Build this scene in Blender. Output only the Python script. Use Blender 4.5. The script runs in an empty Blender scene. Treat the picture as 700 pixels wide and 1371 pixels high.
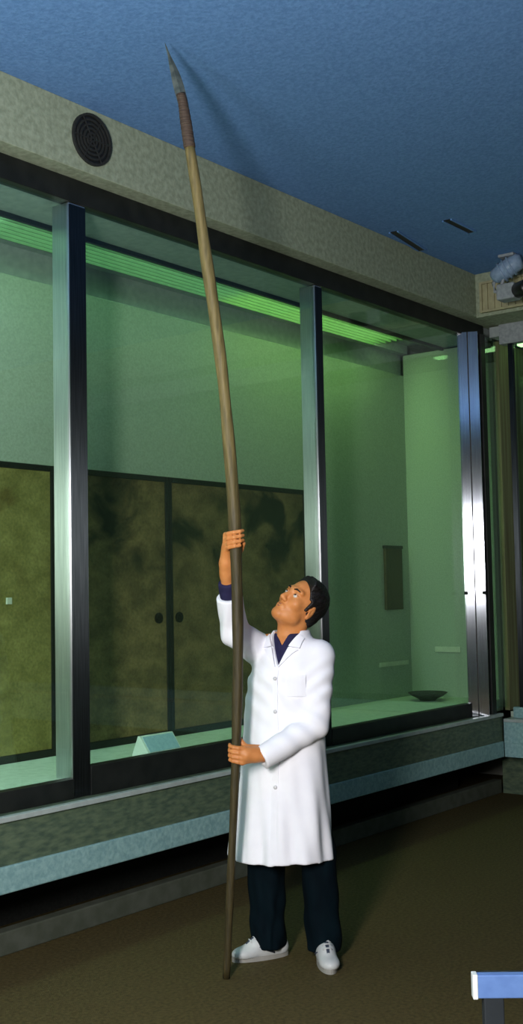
import bpy, bmesh, math, random
import numpy as np
from mathutils import Vector, Matrix
random.seed(3); np.random.seed(3)
SC = bpy.context.scene
COL = SC.collection
R = math.radians

# ------------------------------------------------------------------ camera, world, lights, exposure
F_PX = 1550.0
cam = bpy.data.cameras.new('camera'); cam_o = bpy.data.objects.new('camera', cam); COL.objects.link(cam_o)
cam.sensor_fit = 'VERTICAL'; cam.sensor_height = 36.0; cam.sensor_width = 36.0
cam.lens = 36.0 * F_PX / 1371.0
PHI, PITCH, ROLL, CAM_H = R(38.0), R(3.9), R(1.1), 1.62
fw = Vector((math.cos(PHI)*math.cos(PITCH), math.sin(PHI)*math.cos(PITCH), math.sin(PITCH)))
r0 = Vector((math.sin(PHI), -math.cos(PHI), 0)); u0 = r0.cross(fw)
rr = r0*math.cos(ROLL) - u0*math.sin(ROLL); uu = u0*math.cos(ROLL) + r0*math.sin(ROLL)
M = Matrix((( rr.x, uu.x, -fw.x, 0), (rr.y, uu.y, -fw.y, 0), (rr.z, uu.z, -fw.z, CAM_H), (0, 0, 0, 1)))
cam_o.matrix_world = M; cam.clip_start = 0.05; cam.clip_end = 60
SC.camera = cam_o
SC.view_settings.view_transform = 'Standard'; SC.view_settings.look = 'None'
SC.view_settings.gamma = 1.0; SC.view_settings.use_curve_mapping = False
SC.view_settings.exposure = 0.0

w = bpy.data.worlds.new('world'); SC.world = w; w.use_nodes = True
w.node_tree.nodes['Background'].inputs[0].default_value = (0.35, 0.5, 0.8, 1)
w.node_tree.nodes['Background'].inputs[1].default_value = 0.005

def aim(o, target):
    o.rotation_euler = (Vector(target) - o.location).to_track_quat('-Z', 'Y').to_euler()
def light(name, kind, loc, target, power, color=(1, 1, 1), **kw):
    l = bpy.data.lights.new(name, kind); o = bpy.data.objects.new(name, l); COL.objects.link(o)
    o.location = loc; aim(o, target); l.energy = power; l.color = color
    for k, v in kw.items(): setattr(l, k, v)
    return o
# photographer's tall soft box, left of the camera, on the man
light('soft_box', 'AREA', (0.10, 1.15, 2.08), (4.1, 3.05, 1.35), 190, (1.0, 0.97, 0.95), shape='RECTANGLE', size=0.36, size_y=1.05)
# weaker lamp bounced off the ceiling behind and left of the camera
light('bounce_lamp', 'AREA', (0.6, 2.2, 2.4), (1.6, 2.8, 3.99), 40, (0.88, 0.95, 1.0), shape='DISK', size=0.5)

# ------------------------------------------------------------------ materials
def new_mat(name):
    m = bpy.data.materials.new(name); m.use_nodes = True
    return m, m.node_tree.nodes, m.node_tree.links, m.node_tree.nodes['Principled BSDF']
def mat(name, c1, c2=None, scale=20, rough=0.6, metal=0.0, bump=0.0, stretch=(1, 1, 1), detail=6, coord='Object', spec=0.4, lo=0.35, hi=0.65, bscale=None):
    m, N, L, b = new_mat(name)
    b.inputs['Roughness'].default_value = rough; b.inputs['Metallic'].default_value = metal
    b.inputs['Specular IOR Level'].default_value = spec
    tc = N.new('ShaderNodeTexCoord'); mp = N.new('ShaderNodeMapping'); mp.inputs['Scale'].default_value = stretch
    L.new(tc.outputs[coord], mp.inputs['Vector'])
    nz = N.new('ShaderNodeTexNoise'); nz.inputs['Scale'].default_value = scale; nz.inputs['Detail'].default_value = detail
    L.new(mp.outputs['Vector'], nz.inputs['Vector'])
    cr = N.new('ShaderNodeValToRGB'); cr.color_ramp.elements[0].position = lo; cr.color_ramp.elements[1].position = hi
    c2 = c2 or tuple(x*0.85 for x in c1)
    cr.color_ramp.elements[0].color = (*c2, 1); cr.color_ramp.elements[1].color = (*c1, 1)
    L.new(nz.outputs['Fac'], cr.inputs['Fac']); L.new(cr.outputs['Color'], b.inputs['Base Color'])
    if bump:
        src = nz
        if bscale:
            src = N.new('ShaderNodeTexNoise'); src.inputs['Scale'].default_value = bscale; src.inputs['Detail'].default_value = 3
            L.new(mp.outputs['Vector'], src.inputs['Vector'])
        bp = N.new('ShaderNodeBump'); bp.inputs['Strength'].default_value = bump; bp.inputs['Distance'].default_value = 0.01
        L.new(src.outputs['Fac'], bp.inputs['Height']); L.new(bp.outputs['Normal'], b.inputs['Normal'])
    return m
def glass_mat(name, tint=(0.88, 0.95, 0.89), ior=1.5):
    m, N, L, b = new_mat(name)
    N.remove(b)
    tr = N.new('ShaderNodeBsdfTransparent'); tr.inputs[0].default_value = (*tint, 1)
    gl = N.new('ShaderNodeBsdfGlossy'); gl.inputs['Roughness'].default_value = 0.02; gl.inputs[0].default_value = (0.9, 0.95, 0.95, 1)
    fr = N.new('ShaderNodeFresnel'); ge = N.new('ShaderNodeNewGeometry')      # same index seen from either face of the thin sheet
    mr = N.new('ShaderNodeMapRange'); mr.inputs['To Min'].default_value = ior; mr.inputs['To Max'].default_value = 1/ior
    L.new(ge.outputs['Backfacing'], mr.inputs['Value']); L.new(mr.outputs['Result'], fr.inputs['IOR'])
    mx = N.new('ShaderNodeMixShader')
    L.new(fr.outputs[0], mx.inputs[0]); L.new(tr.outputs[0], mx.inputs[1]); L.new(gl.outputs[0], mx.inputs[2])
    L.new(mx.outputs[0], N['Material Output'].inputs['Surface'])
    return m
def emit_mat(name, col, strength):
    m, N, L, b = new_mat(name); N.remove(b)
    e = N.new('ShaderNodeEmission'); e.inputs[0].default_value = (*col, 1); e.inputs[1].default_value = strength
    L.new(e.outputs[0], N['Material Output'].inputs['Surface'])
    return m
MT = {}
MT['ceiling'] = mat('ceiling_paint', (0.155, 0.31, 0.60), (0.115, 0.245, 0.50), 55, 0.9, bump=0.25, spec=0.15)
MT['wall'] = mat('wall_paint', (0.30, 0.30, 0.26), (0.24, 0.25, 0.21), 6, 0.9)
MT['soffit'] = mat('soffit_paint', (0.35, 0.40, 0.285), (0.25, 0.29, 0.20), 34, 0.9, bump=0.3, spec=0.15)
MT['floor'] = mat('floor_carpet', (0.105, 0.078, 0.028), (0.060, 0.045, 0.015), 60, 0.75, bump=0.4, bscale=260, spec=0.2)
MT['dark_metal'] = mat('dark_rail_metal', (0.020, 0.022, 0.020), (0.012, 0.014, 0.013), 12, 0.5, 0.3)
def brushed(name, c1, c2, rough, aniso=1.0):
    m = mat(name, c1, c2, 30, rough, 1.0, stretch=(6, 6, 0.15)); N, L = m.node_tree.nodes, m.node_tree.links
    tg = N.new('ShaderNodeTangent'); tg.direction_type = 'RADIAL'; tg.axis = 'Z'     # vertical grain: wide across, tight up and down
    b = N['Principled BSDF']; b.inputs['Anisotropic'].default_value = aniso; L.new(tg.outputs[0], b.inputs['Tangent'])
    return m
MT['alu'] = brushed('brushed_aluminium', (0.74, 0.75, 0.78), (0.60, 0.62, 0.66), 0.36)
MT['alu_dark'] = brushed('dark_brushed_cover', (0.06, 0.068, 0.075), (0.035, 0.042, 0.045), 0.45)
MT['chrome'] = brushed('satin_steel', (0.74, 0.79, 0.86), (0.60, 0.60, 0.70), 0.22)
MT['glass'] = glass_mat('case_glass')
MT['cloth'] = mat('case_back_cloth', (0.41, 0.47, 0.40), (0.34, 0.40, 0.33), 90, 0.95, bump=0.1, spec=0.1)
MT['case_side'] = mat('case_side_boards', (0.22, 0.23, 0.12), (0.13, 0.12, 0.06), 9, 0.8, stretch=(4, 4, 0.12))
MT['sill'] = mat('case_sill_paint', (0.50, 0.58, 0.50), (0.42, 0.50, 0.42), 20, 0.6)
MT['case_top'] = mat('case_top_paint', (0.34, 0.38, 0.38), (0.28, 0.32, 0.32), 24, 0.8)
for i, (c, e) in enumerate((((0.72, 1.0, 1.0), 24), ((0.72, 1.0, 1.0), 24), ((0.50, 1.0, 0.60), 7), ((0.56, 1.0, 0.34), 13))):
    MT['tube%d' % i] = emit_mat('fluorescent_tubes', c, e)
MT['tube_far'] = emit_mat('far_fluorescent_tube', (0.5, 1.0, 0.4), 2.5)
MT['louver'] = mat('louver_paint', (0.13, 0.22, 0.12), None, 20, 0.6)
MT['plinth'] = mat('plinth_panel', (0.12, 0.165, 0.10), (0.06, 0.095, 0.065), 18, 0.5, bump=0.15, stretch=(1, 1, 3))
MT['plinth_low'] = mat('plinth_low_band', (0.30, 0.49, 0.48), (0.20, 0.36, 0.37), 48, 0.6, bump=0.2)
MT['plinth_edge'] = mat('plinth_edge_strip', (0.42, 0.48, 0.46), None, 20, 0.35)
MT['toe'] = mat('toe_kick_paint', (0.085, 0.095, 0.075), (0.06, 0.07, 0.05), 14, 0.7)
MT['black'] = mat('black_lacquer', (0.012, 0.012, 0.011), None, 20, 0.35)
MT['blackmatt'] = mat('black_matt', (0.02, 0.022, 0.02), (0.012, 0.013, 0.012), 60, 0.8)
MT['bronze_pull'] = mat('bronze_pull', (0.03, 0.025, 0.02), None, 20, 0.3, 0.7)
MT['label'] = mat('label_card', (0.36, 0.54, 0.66), (0.30, 0.47, 0.60), 40, 0.5)
MT['label_edge'] = mat('label_acrylic', (0.75, 0.84, 0.80), None, 10, 0.2)
MT['ink'] = mat('grey_ink', (0.25, 0.36, 0.42), None, 20, 0.7)
MT['coat'] = mat('white_cotton', (0.90, 0.90, 0.95), (0.86, 0.86, 0.92), 12, 0.85, bump=0.05, bscale=400, spec=0.15)
MT['navy'] = mat('navy_shirt', (0.022, 0.020, 0.065), (0.014, 0.013, 0.045), 30, 0.8, spec=0.2)
MT['trouser'] = mat('dark_teal_trouser', (0.002, 0.008, 0.012), (0.001, 0.004, 0.007), 14, 0.85, stretch=(1, 1, 0.3), spec=0.08)
MT['shoe'] = mat('white_shoe_leather', (0.62, 0.63, 0.62), (0.48, 0.50, 0.50), 14, 0.45)
MT['shoe_dark'] = mat('shoe_dark_panel', (0.05, 0.06, 0.09), None, 14, 0.5)
MT['sole'] = mat('shoe_sole', (0.34, 0.33, 0.30), None, 14, 0.7)
MT['hair'] = mat('black_hair', (0.010, 0.008, 0.008), (0.004, 0.003, 0.003), 60, 0.45, stretch=(1, 1, 4), bump=0.5)
MT['eye'] = mat('eye_white', (0.6, 0.56, 0.5), None, 10, 0.2)
MT['iris'] = mat('dark_iris', (0.015, 0.008, 0.005), None, 10, 0.15)
MT['lip'] = mat('lip_skin', (0.36, 0.13, 0.07), (0.32, 0.11, 0.06), 40, 0.5)
MT['button'] = mat('button_plastic', (0.72, 0.72, 0.74), None, 10, 0.3)
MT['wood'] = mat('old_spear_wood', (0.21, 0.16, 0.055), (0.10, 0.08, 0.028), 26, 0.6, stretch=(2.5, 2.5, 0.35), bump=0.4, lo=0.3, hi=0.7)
MT['binding'] = mat('dark_binding', (0.085, 0.055, 0.035), (0.05, 0.032, 0.022), 60, 0.7, stretch=(0.3, 0.3, 4), bump=0.5)
MT['blade'] = mat('old_iron_blade', (0.13, 0.15, 0.13), (0.05, 0.065, 0.06), 26, 0.45, 0.5)
MT['blade_edge'] = mat('blade_edge', (0.30, 0.30, 0.24), (0.2, 0.2, 0.16), 40, 0.4, 0.6)
MT['bench'] = mat('pale_blue_paint', (0.14, 0.26, 0.58), (0.11, 0.21, 0.50), 20, 0.5)
MT['bench_lit_end'] = mat('lit_rail_end', (0.82, 0.88, 0.88), None, 20, 0.5)  # left end of the rail: light falling on it is put into the colour
MT['bench_leg'] = mat('grey_blue_leg', (0.02, 0.026, 0.032), None, 20, 0.6)
MT['fix_blue'] = mat('fixture_blue_grey', (0.28, 0.38, 0.52), (0.2, 0.3, 0.42), 40, 0.4)
MT['fix_grey'] = mat('fixture_grey', (0.33, 0.36, 0.38), (0.24, 0.27, 0.28), 40, 0.5)
MT['lens'] = mat('lens_grey', (0.25, 0.25, 0.24), None, 10, 0.1, 0.3)
MT['grille'] = mat('grille_paint', (0.40, 0.38, 0.22), (0.33, 0.31, 0.18), 20, 0.7)
MT['brown_wood'] = mat('brown_plaque_wood', (0.075, 0.052, 0.022), (0.05, 0.036, 0.015), 20, 0.6, stretch=(3, 3, 0.4))
MT['paper'] = mat('pale_paper', (0.62, 0.66, 0.55), None, 20, 0.8)
MT['stone'] = mat('plinth_stone', (0.34, 0.34, 0.28), (0.26, 0.27, 0.21), 30, 0.8)

def darken_low(m):
    # the lower half of the shaft has a darker base colour, easing to full tone higher up
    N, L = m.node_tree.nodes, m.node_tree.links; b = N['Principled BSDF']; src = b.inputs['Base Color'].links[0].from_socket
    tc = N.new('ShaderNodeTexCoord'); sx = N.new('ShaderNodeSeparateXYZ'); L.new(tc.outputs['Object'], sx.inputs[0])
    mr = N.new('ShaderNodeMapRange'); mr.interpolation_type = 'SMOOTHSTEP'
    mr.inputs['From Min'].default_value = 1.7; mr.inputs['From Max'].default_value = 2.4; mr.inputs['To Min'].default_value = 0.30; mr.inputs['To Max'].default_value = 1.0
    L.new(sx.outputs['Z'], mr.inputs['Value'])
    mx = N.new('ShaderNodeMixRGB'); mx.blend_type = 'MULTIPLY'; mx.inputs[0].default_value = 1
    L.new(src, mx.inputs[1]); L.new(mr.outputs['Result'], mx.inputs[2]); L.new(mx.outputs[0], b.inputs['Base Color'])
darken_low(MT['wood'])
def skin_mat():
    m = mat('skin', (0.64, 0.26, 0.085), (0.54, 0.20, 0.055), 22, 0.5, spec=0.35, bump=0.05)
    b = m.node_tree.nodes['Principled BSDF']
    b.inputs['Subsurface Weight'].default_value = 0.12; b.inputs['Subsurface Scale'].default_value = 0.02
    b.inputs['Subsurface Radius'].default_value = (1.0, 0.4, 0.2)
    return m
MT['skin'] = skin_mat()

def painted_panel(name, base, dark, blot, seed):
    """aged gold-brown ground with soft dark ink blots (a worn screen painting)"""
    m, N, L, b = new_mat(name)
    b.inputs['Roughness'].default_value = 0.75; b.inputs['Specular IOR Level'].default_value = 0.2
    tc = N.new('ShaderNodeTexCoord')
    def noise(scale, detail, off, stretch=(1, 1, 1), dist=0.0):
        mp = N.new('ShaderNodeMapping'); mp.inputs['Location'].default_value = (off, off*0.7, off*1.3); mp.inputs['Scale'].default_value = stretch
        L.new(tc.outputs['Object'], mp.inputs['Vector'])
        n = N.new('ShaderNodeTexNoise'); n.inputs['Scale'].default_value = scale; n.inputs['Detail'].default_value = detail
        n.inputs['Distortion'].default_value = dist
        L.new(mp.outputs['Vector'], n.inputs['Vector']); return n
    n1 = noise(7, 8, seed, (1, 1, 1.4)); r1 = N.new('ShaderNodeValToRGB')
    r1.color_ramp.elements[0].position = 0.34; r1.color_ramp.elements[1].position = 0.68
    r1.color_ramp.elements[0].color = (*dark, 1); r1.color_ramp.elements[1].color = (*base, 1)
    L.new(n1.outputs['Fac'], r1.inputs['Fac'])
    n2 = noise(2.6, 5, seed + 4.3, (1, 1, 1), 0.6); r2 = N.new('ShaderNodeValToRGB')
    r2.color_ramp.elements[0].position = 0.49; r2.color_ramp.elements[1].position = 0.60
    r2.color_ramp.elements[0].color = (0, 0, 0, 1); r2.color_ramp.elements[1].color = (1, 1, 1, 1)
    L.new(n2.outputs['Fac'], r2.inputs['Fac'])
    # the ink motifs stay in the upper half of the painting
    sx = N.new('ShaderNodeSeparateXYZ'); L.new(tc.outputs['Object'], sx.inputs[0])
    mr = N.new('ShaderNodeMapRange'); mr.inputs['From Min'].default_value = 0.75; mr.inputs['From Max'].default_value = 1.15
    L.new(sx.outputs['Z'], mr.inputs['Value'])
    mu = N.new('ShaderNodeMath'); mu.operation = 'MULTIPLY'
    L.new(r2.outputs['Color'], mu.inputs[0]); L.new(mr.outputs['Result'], mu.inputs[1])
    mx = N.new('ShaderNodeMixRGB'); mx.inputs[2].default_value = (*blot, 1)
    L.new(mu.outputs[0], mx.inputs[0]); L.new(r1.outputs['Color'], mx.inputs[1])
    n3 = noise(70, 3, seed + 9)
    ml = N.new('ShaderNodeMixRGB'); ml.blend_type = 'OVERLAY'; ml.inputs[0].default_value = 0.5
    L.new(mx.outputs[0], ml.inputs[1]); L.new(n3.outputs['Fac'], ml.inputs[2])
    L.new(ml.outputs[0], b.inputs['Base Color'])
    return m
MT['paint_a'] = painted_panel('painted_ground_pale', (0.30, 0.27, 0.09), (0.19, 0.17, 0.05), (0.14, 0.11, 0.03), 1.0)
MT['paint_b'] = painted_panel('painted_ground_brown', (0.27, 0.195, 0.085), (0.13, 0.10, 0.045), (0.022, 0.024, 0.014), 7.7)
MT['paint_c'] = painted_panel('painted_ground_dark', (0.24, 0.175, 0.08), (0.115, 0.09, 0.042), (0.024, 0.028, 0.016), 13.2)

# ------------------------------------------------------------------ mesh helpers
def link_mesh(name, verts, faces, m, parent=None, smooth=False, mats=None):
    me = bpy.data.meshes.new(name); me.from_pydata([tuple(v) for v in verts], [], [tuple(f) for f in faces]); me.update()
    return link_me(name, me, m, parent, smooth)
def link_me(name, me, m, parent=None, smooth=False):
    o = bpy.data.objects.new(name, me); COL.objects.link(o)
    if m: me.materials.append(MT[m] if isinstance(m, str) else m)
    if parent: o.parent = parent
    if smooth:
        me.polygons.foreach_set('use_smooth', [True]*len(me.polygons))
    return o
def link_bm(name, bm, m, parent=None, smooth=False):
    bmesh.ops.recalc_face_normals(bm, faces=bm.faces)
    me = bpy.data.meshes.new(name); bm.to_mesh(me); bm.free()
    return link_me(name, me, m, parent, smooth)
def bm_box(bm, lo, hi, bevel=0.0, mtx=None):
    lo, hi = Vector(lo), Vector(hi)
    r = bmesh.ops.create_cube(bm, size=1.0); vs = r['verts']
    for v in vs:
        v.co = Vector((lo[i] + (v.co[i] + 0.5)*(hi[i] - lo[i]) for i in range(3)))
    if mtx: bmesh.ops.transform(bm, matrix=mtx, verts=vs)
    if bevel:
        es = list({e for v in vs for e in v.link_edges})
        bmesh.ops.bevel(bm, geom=es, offset=bevel, segments=2, affect='EDGES', profile=0.5)
def box(name, lo, hi, m, parent=None, bevel=0.004, mtx=None):
    bm = bmesh.new(); bm_box(bm, lo, hi, bevel, mtx)
    return link_bm(name, bm, m, parent)
def prism(name, pts, z0, z1, m, parent=None):
    n = len(pts)
    vs = [(x, y, z0) for x, y in pts] + [(x, y, z1) for x, y in pts]
    fs = [tuple(range(n))[::-1], tuple(range(n, 2*n))] + [(i, (i+1) % n, n+(i+1) % n, n+i) for i in range(n)]
    bm = bmesh.new(); bv = [bm.verts.new(v) for v in vs]
    for f in fs: bm.faces.new([bv[i] for i in f])
    return link_bm(name, bm, m, parent)
def frame_from(d):
    d = Vector(d).normalized(); a = Vector((0, 0, 1)) if abs(d.z) < 0.9 else Vector((1, 0, 0))
    s = d.cross(a).normalized(); t = s.cross(d).normalized(); return s, t
def bm_tube(bm, pts, rads, n=16, flat=1.0, cap=True):
    pts = [Vector(p) for p in pts]; rings = []
    for i, p in enumerate(pts):
        d = (pts[min(i+1, len(pts)-1)] - pts[max(i-1, 0)])
        s, t = frame_from(d)
        rings.append([bm.verts.new(p + (s*math.cos(2*math.pi*k/n) + t*math.sin(2*math.pi*k/n)*flat)*rads[i]) for k in range(n)])
    for a, b in zip(rings, rings[1:]):
        for k in range(n): bm.faces.new((a[k], a[(k+1) % n], b[(k+1) % n], b[k]))
    if cap:
        bm.faces.new(rings[0][::-1]); bm.faces.new(rings[-1])
def tube(name, pts, rads, m, parent=None, n=16, smooth=True, flat=1.0):
    bm = bmesh.new(); bm_tube(bm, pts, rads, n, flat); return link_bm(name, bm, m, parent, smooth)
def thing(name, label, cat, loc=(0, 0, 0), rz=0.0, group=None):
    o = bpy.data.objects.new(name, None); COL.objects.link(o); o.location = loc; o.rotation_euler = (0, 0, rz)
    o.empty_display_size = 0.1
    return tag(o, label, cat, group)
def tag(o, label, cat, group=None):
    o['label'] = label; o['category'] = cat
    if group: o['group'] = group
    return o
def struct(o, label=None):
    o['kind'] = 'structure'
    if label: o['label'] = label
    return o

# ------------------------------------------------------------------ room shell
Y_S, Y_G, X_S, X_G = 4.03, 4.15, 7.85, 8.20          # soffit / glass planes of the left and the far display wall
Z_C, Z_SB, Z_GT = 3.99, 3.665, 3.545                 # ceiling, soffit underside, top of the glass
struct(box('floor', (-3, -4, -0.1), (9.4, 5.2, 0), 'floor', bevel=0), 'dark brown carpeted gallery floor')
struct(box('ceiling', (-3, -4, Z_C), (9.4, 5.2, Z_C + 0.1), 'ceiling', bevel=0), 'blue painted textured ceiling')
struct(box('wall_left', (-3, 5.06, 0), (9.4, 5.2, Z_C), 'wall', bevel=0), 'wall behind the left display case')
struct(box('wall_front', (9.2, -4, 0), (9.4, 5.06, Z_C), 'wall', bevel=0), 'wall behind the far display case')
struct(box('wall_right', (-3, -4.15, 0), (9.4, -4, Z_C), 'wall', bevel=0), 'plain side wall opposite the left case')
struct(box('wall_back', (-3.15, -4, 0), (-3, 5.06, Z_C), 'wall', bevel=0), 'plain wall behind the camera')
struct(box('trim_1', (-3, Y_S, Z_SB), (9.2, 5.06, Z_C), 'soffit', bevel=0.003), 'beige textured soffit above the left display case')
struct(box('trim_2', (X_S, -4, Z_SB - 0.01), (9.2, Y_S, Z_C), 'soffit', bevel=0.003), 'beige soffit above the far display case')

# ------------------------------------------------------------------ left display case
case = thing('display_case', 'long glazed wall case with aluminium posts along the left side', 'display case', (5.0, 4.6, 0))
def cp(f, name, *a, **k):
    o = f(name, *a, **k); return o
def to_case(o, root):
    o.parent = root; o.matrix_parent_inverse = Matrix.Translation(-Vector(root.location)); return o
def cbox(root, name, lo, hi, m, bevel=0.004):
    return to_case(box(name, lo, hi, m, None, bevel), root)
X0 = -1.9
cbox(case, 'plinth', (X0, Y_S + 0.012, 0.44), (8.092, 4.98, 0.655), 'plinth', 0.003)
cbox(case, 'base_band', (X0, Y_S, 0.335), (8.08, 4.98, 0.452), 'plinth_low', 0.006)
cbox(case, 'edge_strip', (X0, Y_S - 0.006, 0.640), (8.075, Y_S + 0.03, 0.664), 'plinth_edge', 0.003)
cbox(case, 'toe_kick', (X0, 4.62, 0), (8.42, 4.98, 0.335), 'blackmatt', 0)
cbox(case, 'floor_kerb', (X0, 4.23, 0), (8.42, 4.30, 0.105), 'toe', 0.006)
cbox(case, 'case_floor', (X0, Y_G + 0.01, 0.655), (8.3, 4.98, 0.742), 'sill', 0)
cbox(case, 'back_panel', (X0, 4.95, 0.742), (8.34, 4.99, 3.39), 'cloth', 0.003)
cbox(case, 'upper_back', (X0, 5.00, 0.742), (8.34, 5.04, 3.60), 'case_top', 0)
cbox(case, 'end_wall', (8.30, Y_G + 0.02, 0.655), (8.36, 4.95, 3.56), 'cloth', 0)
cbox(case, 'case_ceiling', (X0, Y_G, 3.575), (8.34, 4.59, 3.66), 'case_top', 0)
cbox(case, 'case_ceiling', (X0, 4.93, 3.575), (8.34, 5.0, 3.66), 'case_top', 0)
cbox(case, 'light_box', (X0, 4.59, 3.648), (8.34, 4.93, 3.66), 'case_top', 0)
cbox(case, 'top_rail', (X0, Y_G - 0.012, Z_GT), (8.17, Y_G + 0.06, Z_SB), 'dark_metal', 0.003)
cbox(case, 'diffuser_trim', (X0, 4.565, 3.55), (8.30, 4.59, 3.58), 'dark_metal', 0.002)
posts = [(1.80, 1.91), (3.82, 3.93), (5.90, 5.972)]
bays = [(X0, 1.80), (1.91, 3.82), (3.93, 5.90), (5.972, 7.80)]
for i, (a, b) in enumerate(posts):
    p = cbox(case, 'post', (a, Y_G, 0.656), (b, Y_G + 0.12, Z_GT), 'alu', 0.004)
    g = box('cover_strip', (a + 0.002, Y_G - 0.006, 0.658), (b - 0.002, Y_G + 0.002, Z_GT - 0.01), 'alu_dark', None, 0.001)
    g.parent = p
rail_top = [0.748, 0.748, 0.795, 0.757]
for i, (a, b) in enumerate(bays):
    cbox(case, 'bottom_rail', (a, Y_G - 0.01, 0.655), (b, Y_G + 0.05, rail_top[i]), 'dark_metal', 0.003)
    cbox(case, 'glass_pane', (a, Y_G + 0.012, rail_top[i] - 0.01), (b, Y_G + 0.020, Z_GT + 0.01), 'glass', 0)
    s0 = posts[i-1][0] if i else a
    cbox(case, 'light_tubes', (s0 + 0.001, 4.62, 3.634), (b - 0.001, 4.90, 3.646), 'tube%d' % i, 0)
    for k in range(7): cbox(case, 'louver_blade', (s0, 4.60 + k*0.052, 3.566), (b, 4.606 + k*0.052, 3.624), 'louver', 0)
# bevelled corner post: two polished strips with a groove between them
def corner(name, t0, t1, off, m):
    P0, P1 = Vector((7.800, 4.172)), Vector((7.866, 4.034))
    a, b = P0.lerp(P1, t0), P0.lerp(P1, t1); n = Vector((0.902, 0.431))
    a2, b2 = a + n*0.10, b + n*0.10; a, b = a - n*off, b - n*off
    return to_case(prism(name, [(a.x, a.y), (b.x, b.y), (b2.x, b2.y), (a2.x, a2.y)], 0.66, Z_GT + 0.01, m), case)
corner('corner_post', 0.0, 0.47, 0.004, 'chrome'); corner('corner_post', 0.53, 1.0, 0.004, 'chrome'); corner('post_seam', 0.44, 0.56, -0.012, 'dark_metal')
for t in (0.06, 0.94):
    P0, P1 = Vector((7.800, 4.172)), Vector((7.866, 4.034)); c = P0.lerp(P1, t) - Vector((0.902, 0.431))*0.006
    bm = bmesh.new(); bm_tube(bm, [(c.x+0.006, c.y+0.006, 1.575), (c.x-0.006, c.y-0.006, 1.575)], [0.014, 0.014], 12)
    to_case(link_bm('post_screw', bm, 'blackmatt'), case)

cbox(case, 'corner_return', (7.95, 4.05, 0.66), (8.02, 4.075, Z_GT + 0.01), 'dark_metal', 0.003)
cbox(case, 'return_pane', (8.02, 4.058, 0.70), (8.21, 4.066, Z_GT), 'glass', 0)

# ------------------------------------------------------------------ far display case (only its left end is in view)
case2 = thing('display_case', 'second glazed wall case across the far end of the gallery', 'display case', (8.6, 2.0, 0))
cbox(case2, 'plinth', (8.08, -3.9, 0.44), (9.15, 4.03, 0.60), 'plinth_low', 0.003)
cbox(case2, 'base_band', (8.085, -3.9, 0.335), (9.15, 4.03, 0.445), 'plinth_low', 0.003)
cbox(case2, 'edge_strip', (8.07, -3.9, 0.598), (9.15, 4.025, 0.622), 'plinth_edge', 0.003)
cbox(case2, 'toe_kick', (8.42, -3.9, 0), (9.15, 4.22, 0.335), 'plinth', 0)
cbox(case2, 'bottom_rail', (8.19, -3.9, 0.62), (8.25, 4.0, 0.70), 'plinth_low', 0.003)
cbox(case2, 'top_rail', (8.18, -3.9, 3.50), (8.26, 4.01, 3.66), 'fix_grey', 0.003)
cbox(case2, 'case_floor', (8.25, -3.9, 0.62), (9.1, 4.05, 0.66), 'sill', 0)
cbox(case2, 'back_panel', (9.08, -3.9, 0.66), (9.12, 4.05, 3.56), 'cloth', 0)
cbox(case2, 'end_wall', (8.32, 4.09, 0.66), (9.12, 4.13, 3.56), 'case_side', 0)
cbox(case2, 'case_ceiling', (8.20, -3.9, 3.57), (9.15, 4.10, 3.65), 'case_top', 0)
cbox(case2, 'light_tube', (8.52, 3.55, 3.545), (8.60, 4.02, 3.568), 'tube_far', 0)
cbox(case2, 'glass_pane', (8.212, -3.9, 0.69), (8.220, 3.90, 3.51), 'glass', 0)
cbox(case2, 'stile', (8.20, 3.91, 0.66), (8.235, 3.95, 3.52), 'alu_dark', 0.003)

# ------------------------------------------------------------------ painted sliding panels inside the case
def panel(x0, x1, paint, label, pulls, extra=None):
    z0, z1, y = 0.742, 2.335, 4.85
    t = thing('painted_sliding_panel', label, 'painted panel', (x0, y, z0), 0, 'painted sliding panels standing in the left case')
    W, H = x1 - x0, z1 - z0
    box('painting', (0.02, 0.004, 0.03), (W - 0.02, 0.03, H - 0.03), paint, t, 0)
    box('stile', (0, -0.006, 0), (0.026, 0.036, H), 'black', t, 0.003)
    box('stile', (W - 0.026, -0.006, 0), (W, 0.036, H), 'black', t, 0.003)
    box('top_rail', (0.026, -0.006, H - 0.034), (W - 0.026, 0.036, H), 'black', t, 0.003)
    box('bottom_rail', (0.026, -0.006, 0), (W - 0.026, 0.036, 0.042), 'black', t, 0.003)
    for px in pulls:
        bm = bmesh.new()
        bm_tube(bm, [(px, 0.004, 0.725), (px, -0.004, 0.725)], [0.033, 0.033], 20)
        bm_tube(bm, [(px, -0.001, 0.725), (px, -0.006, 0.725)], [0.022, 0.020], 20)
        link_bm('door_pull', bm, 'bronze_pull', t)
    return t
panel(3.16, 4.34, 'paint_a', 'pale gold-brown painted sliding panel behind the leftmost glass pane', [0.09])
pb = panel(4.36, 5.27, 'paint_b', 'brown painted panel with dark ink blots, left of the thin black divider', [0.815])
pc = panel(5.275, 6.72, 'paint_c', 'dark brown painted panel behind the man, right of the thin black divider', [0.085])
mk = box('paper_tag', (4.00, 4.842, 1.575), (4.035, 4.853, 1.61), 'paper', None, 0.002)
tag(mk, 'tiny pale paper tag stuck on the pale gold-brown panel at left', 'tag')

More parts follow.
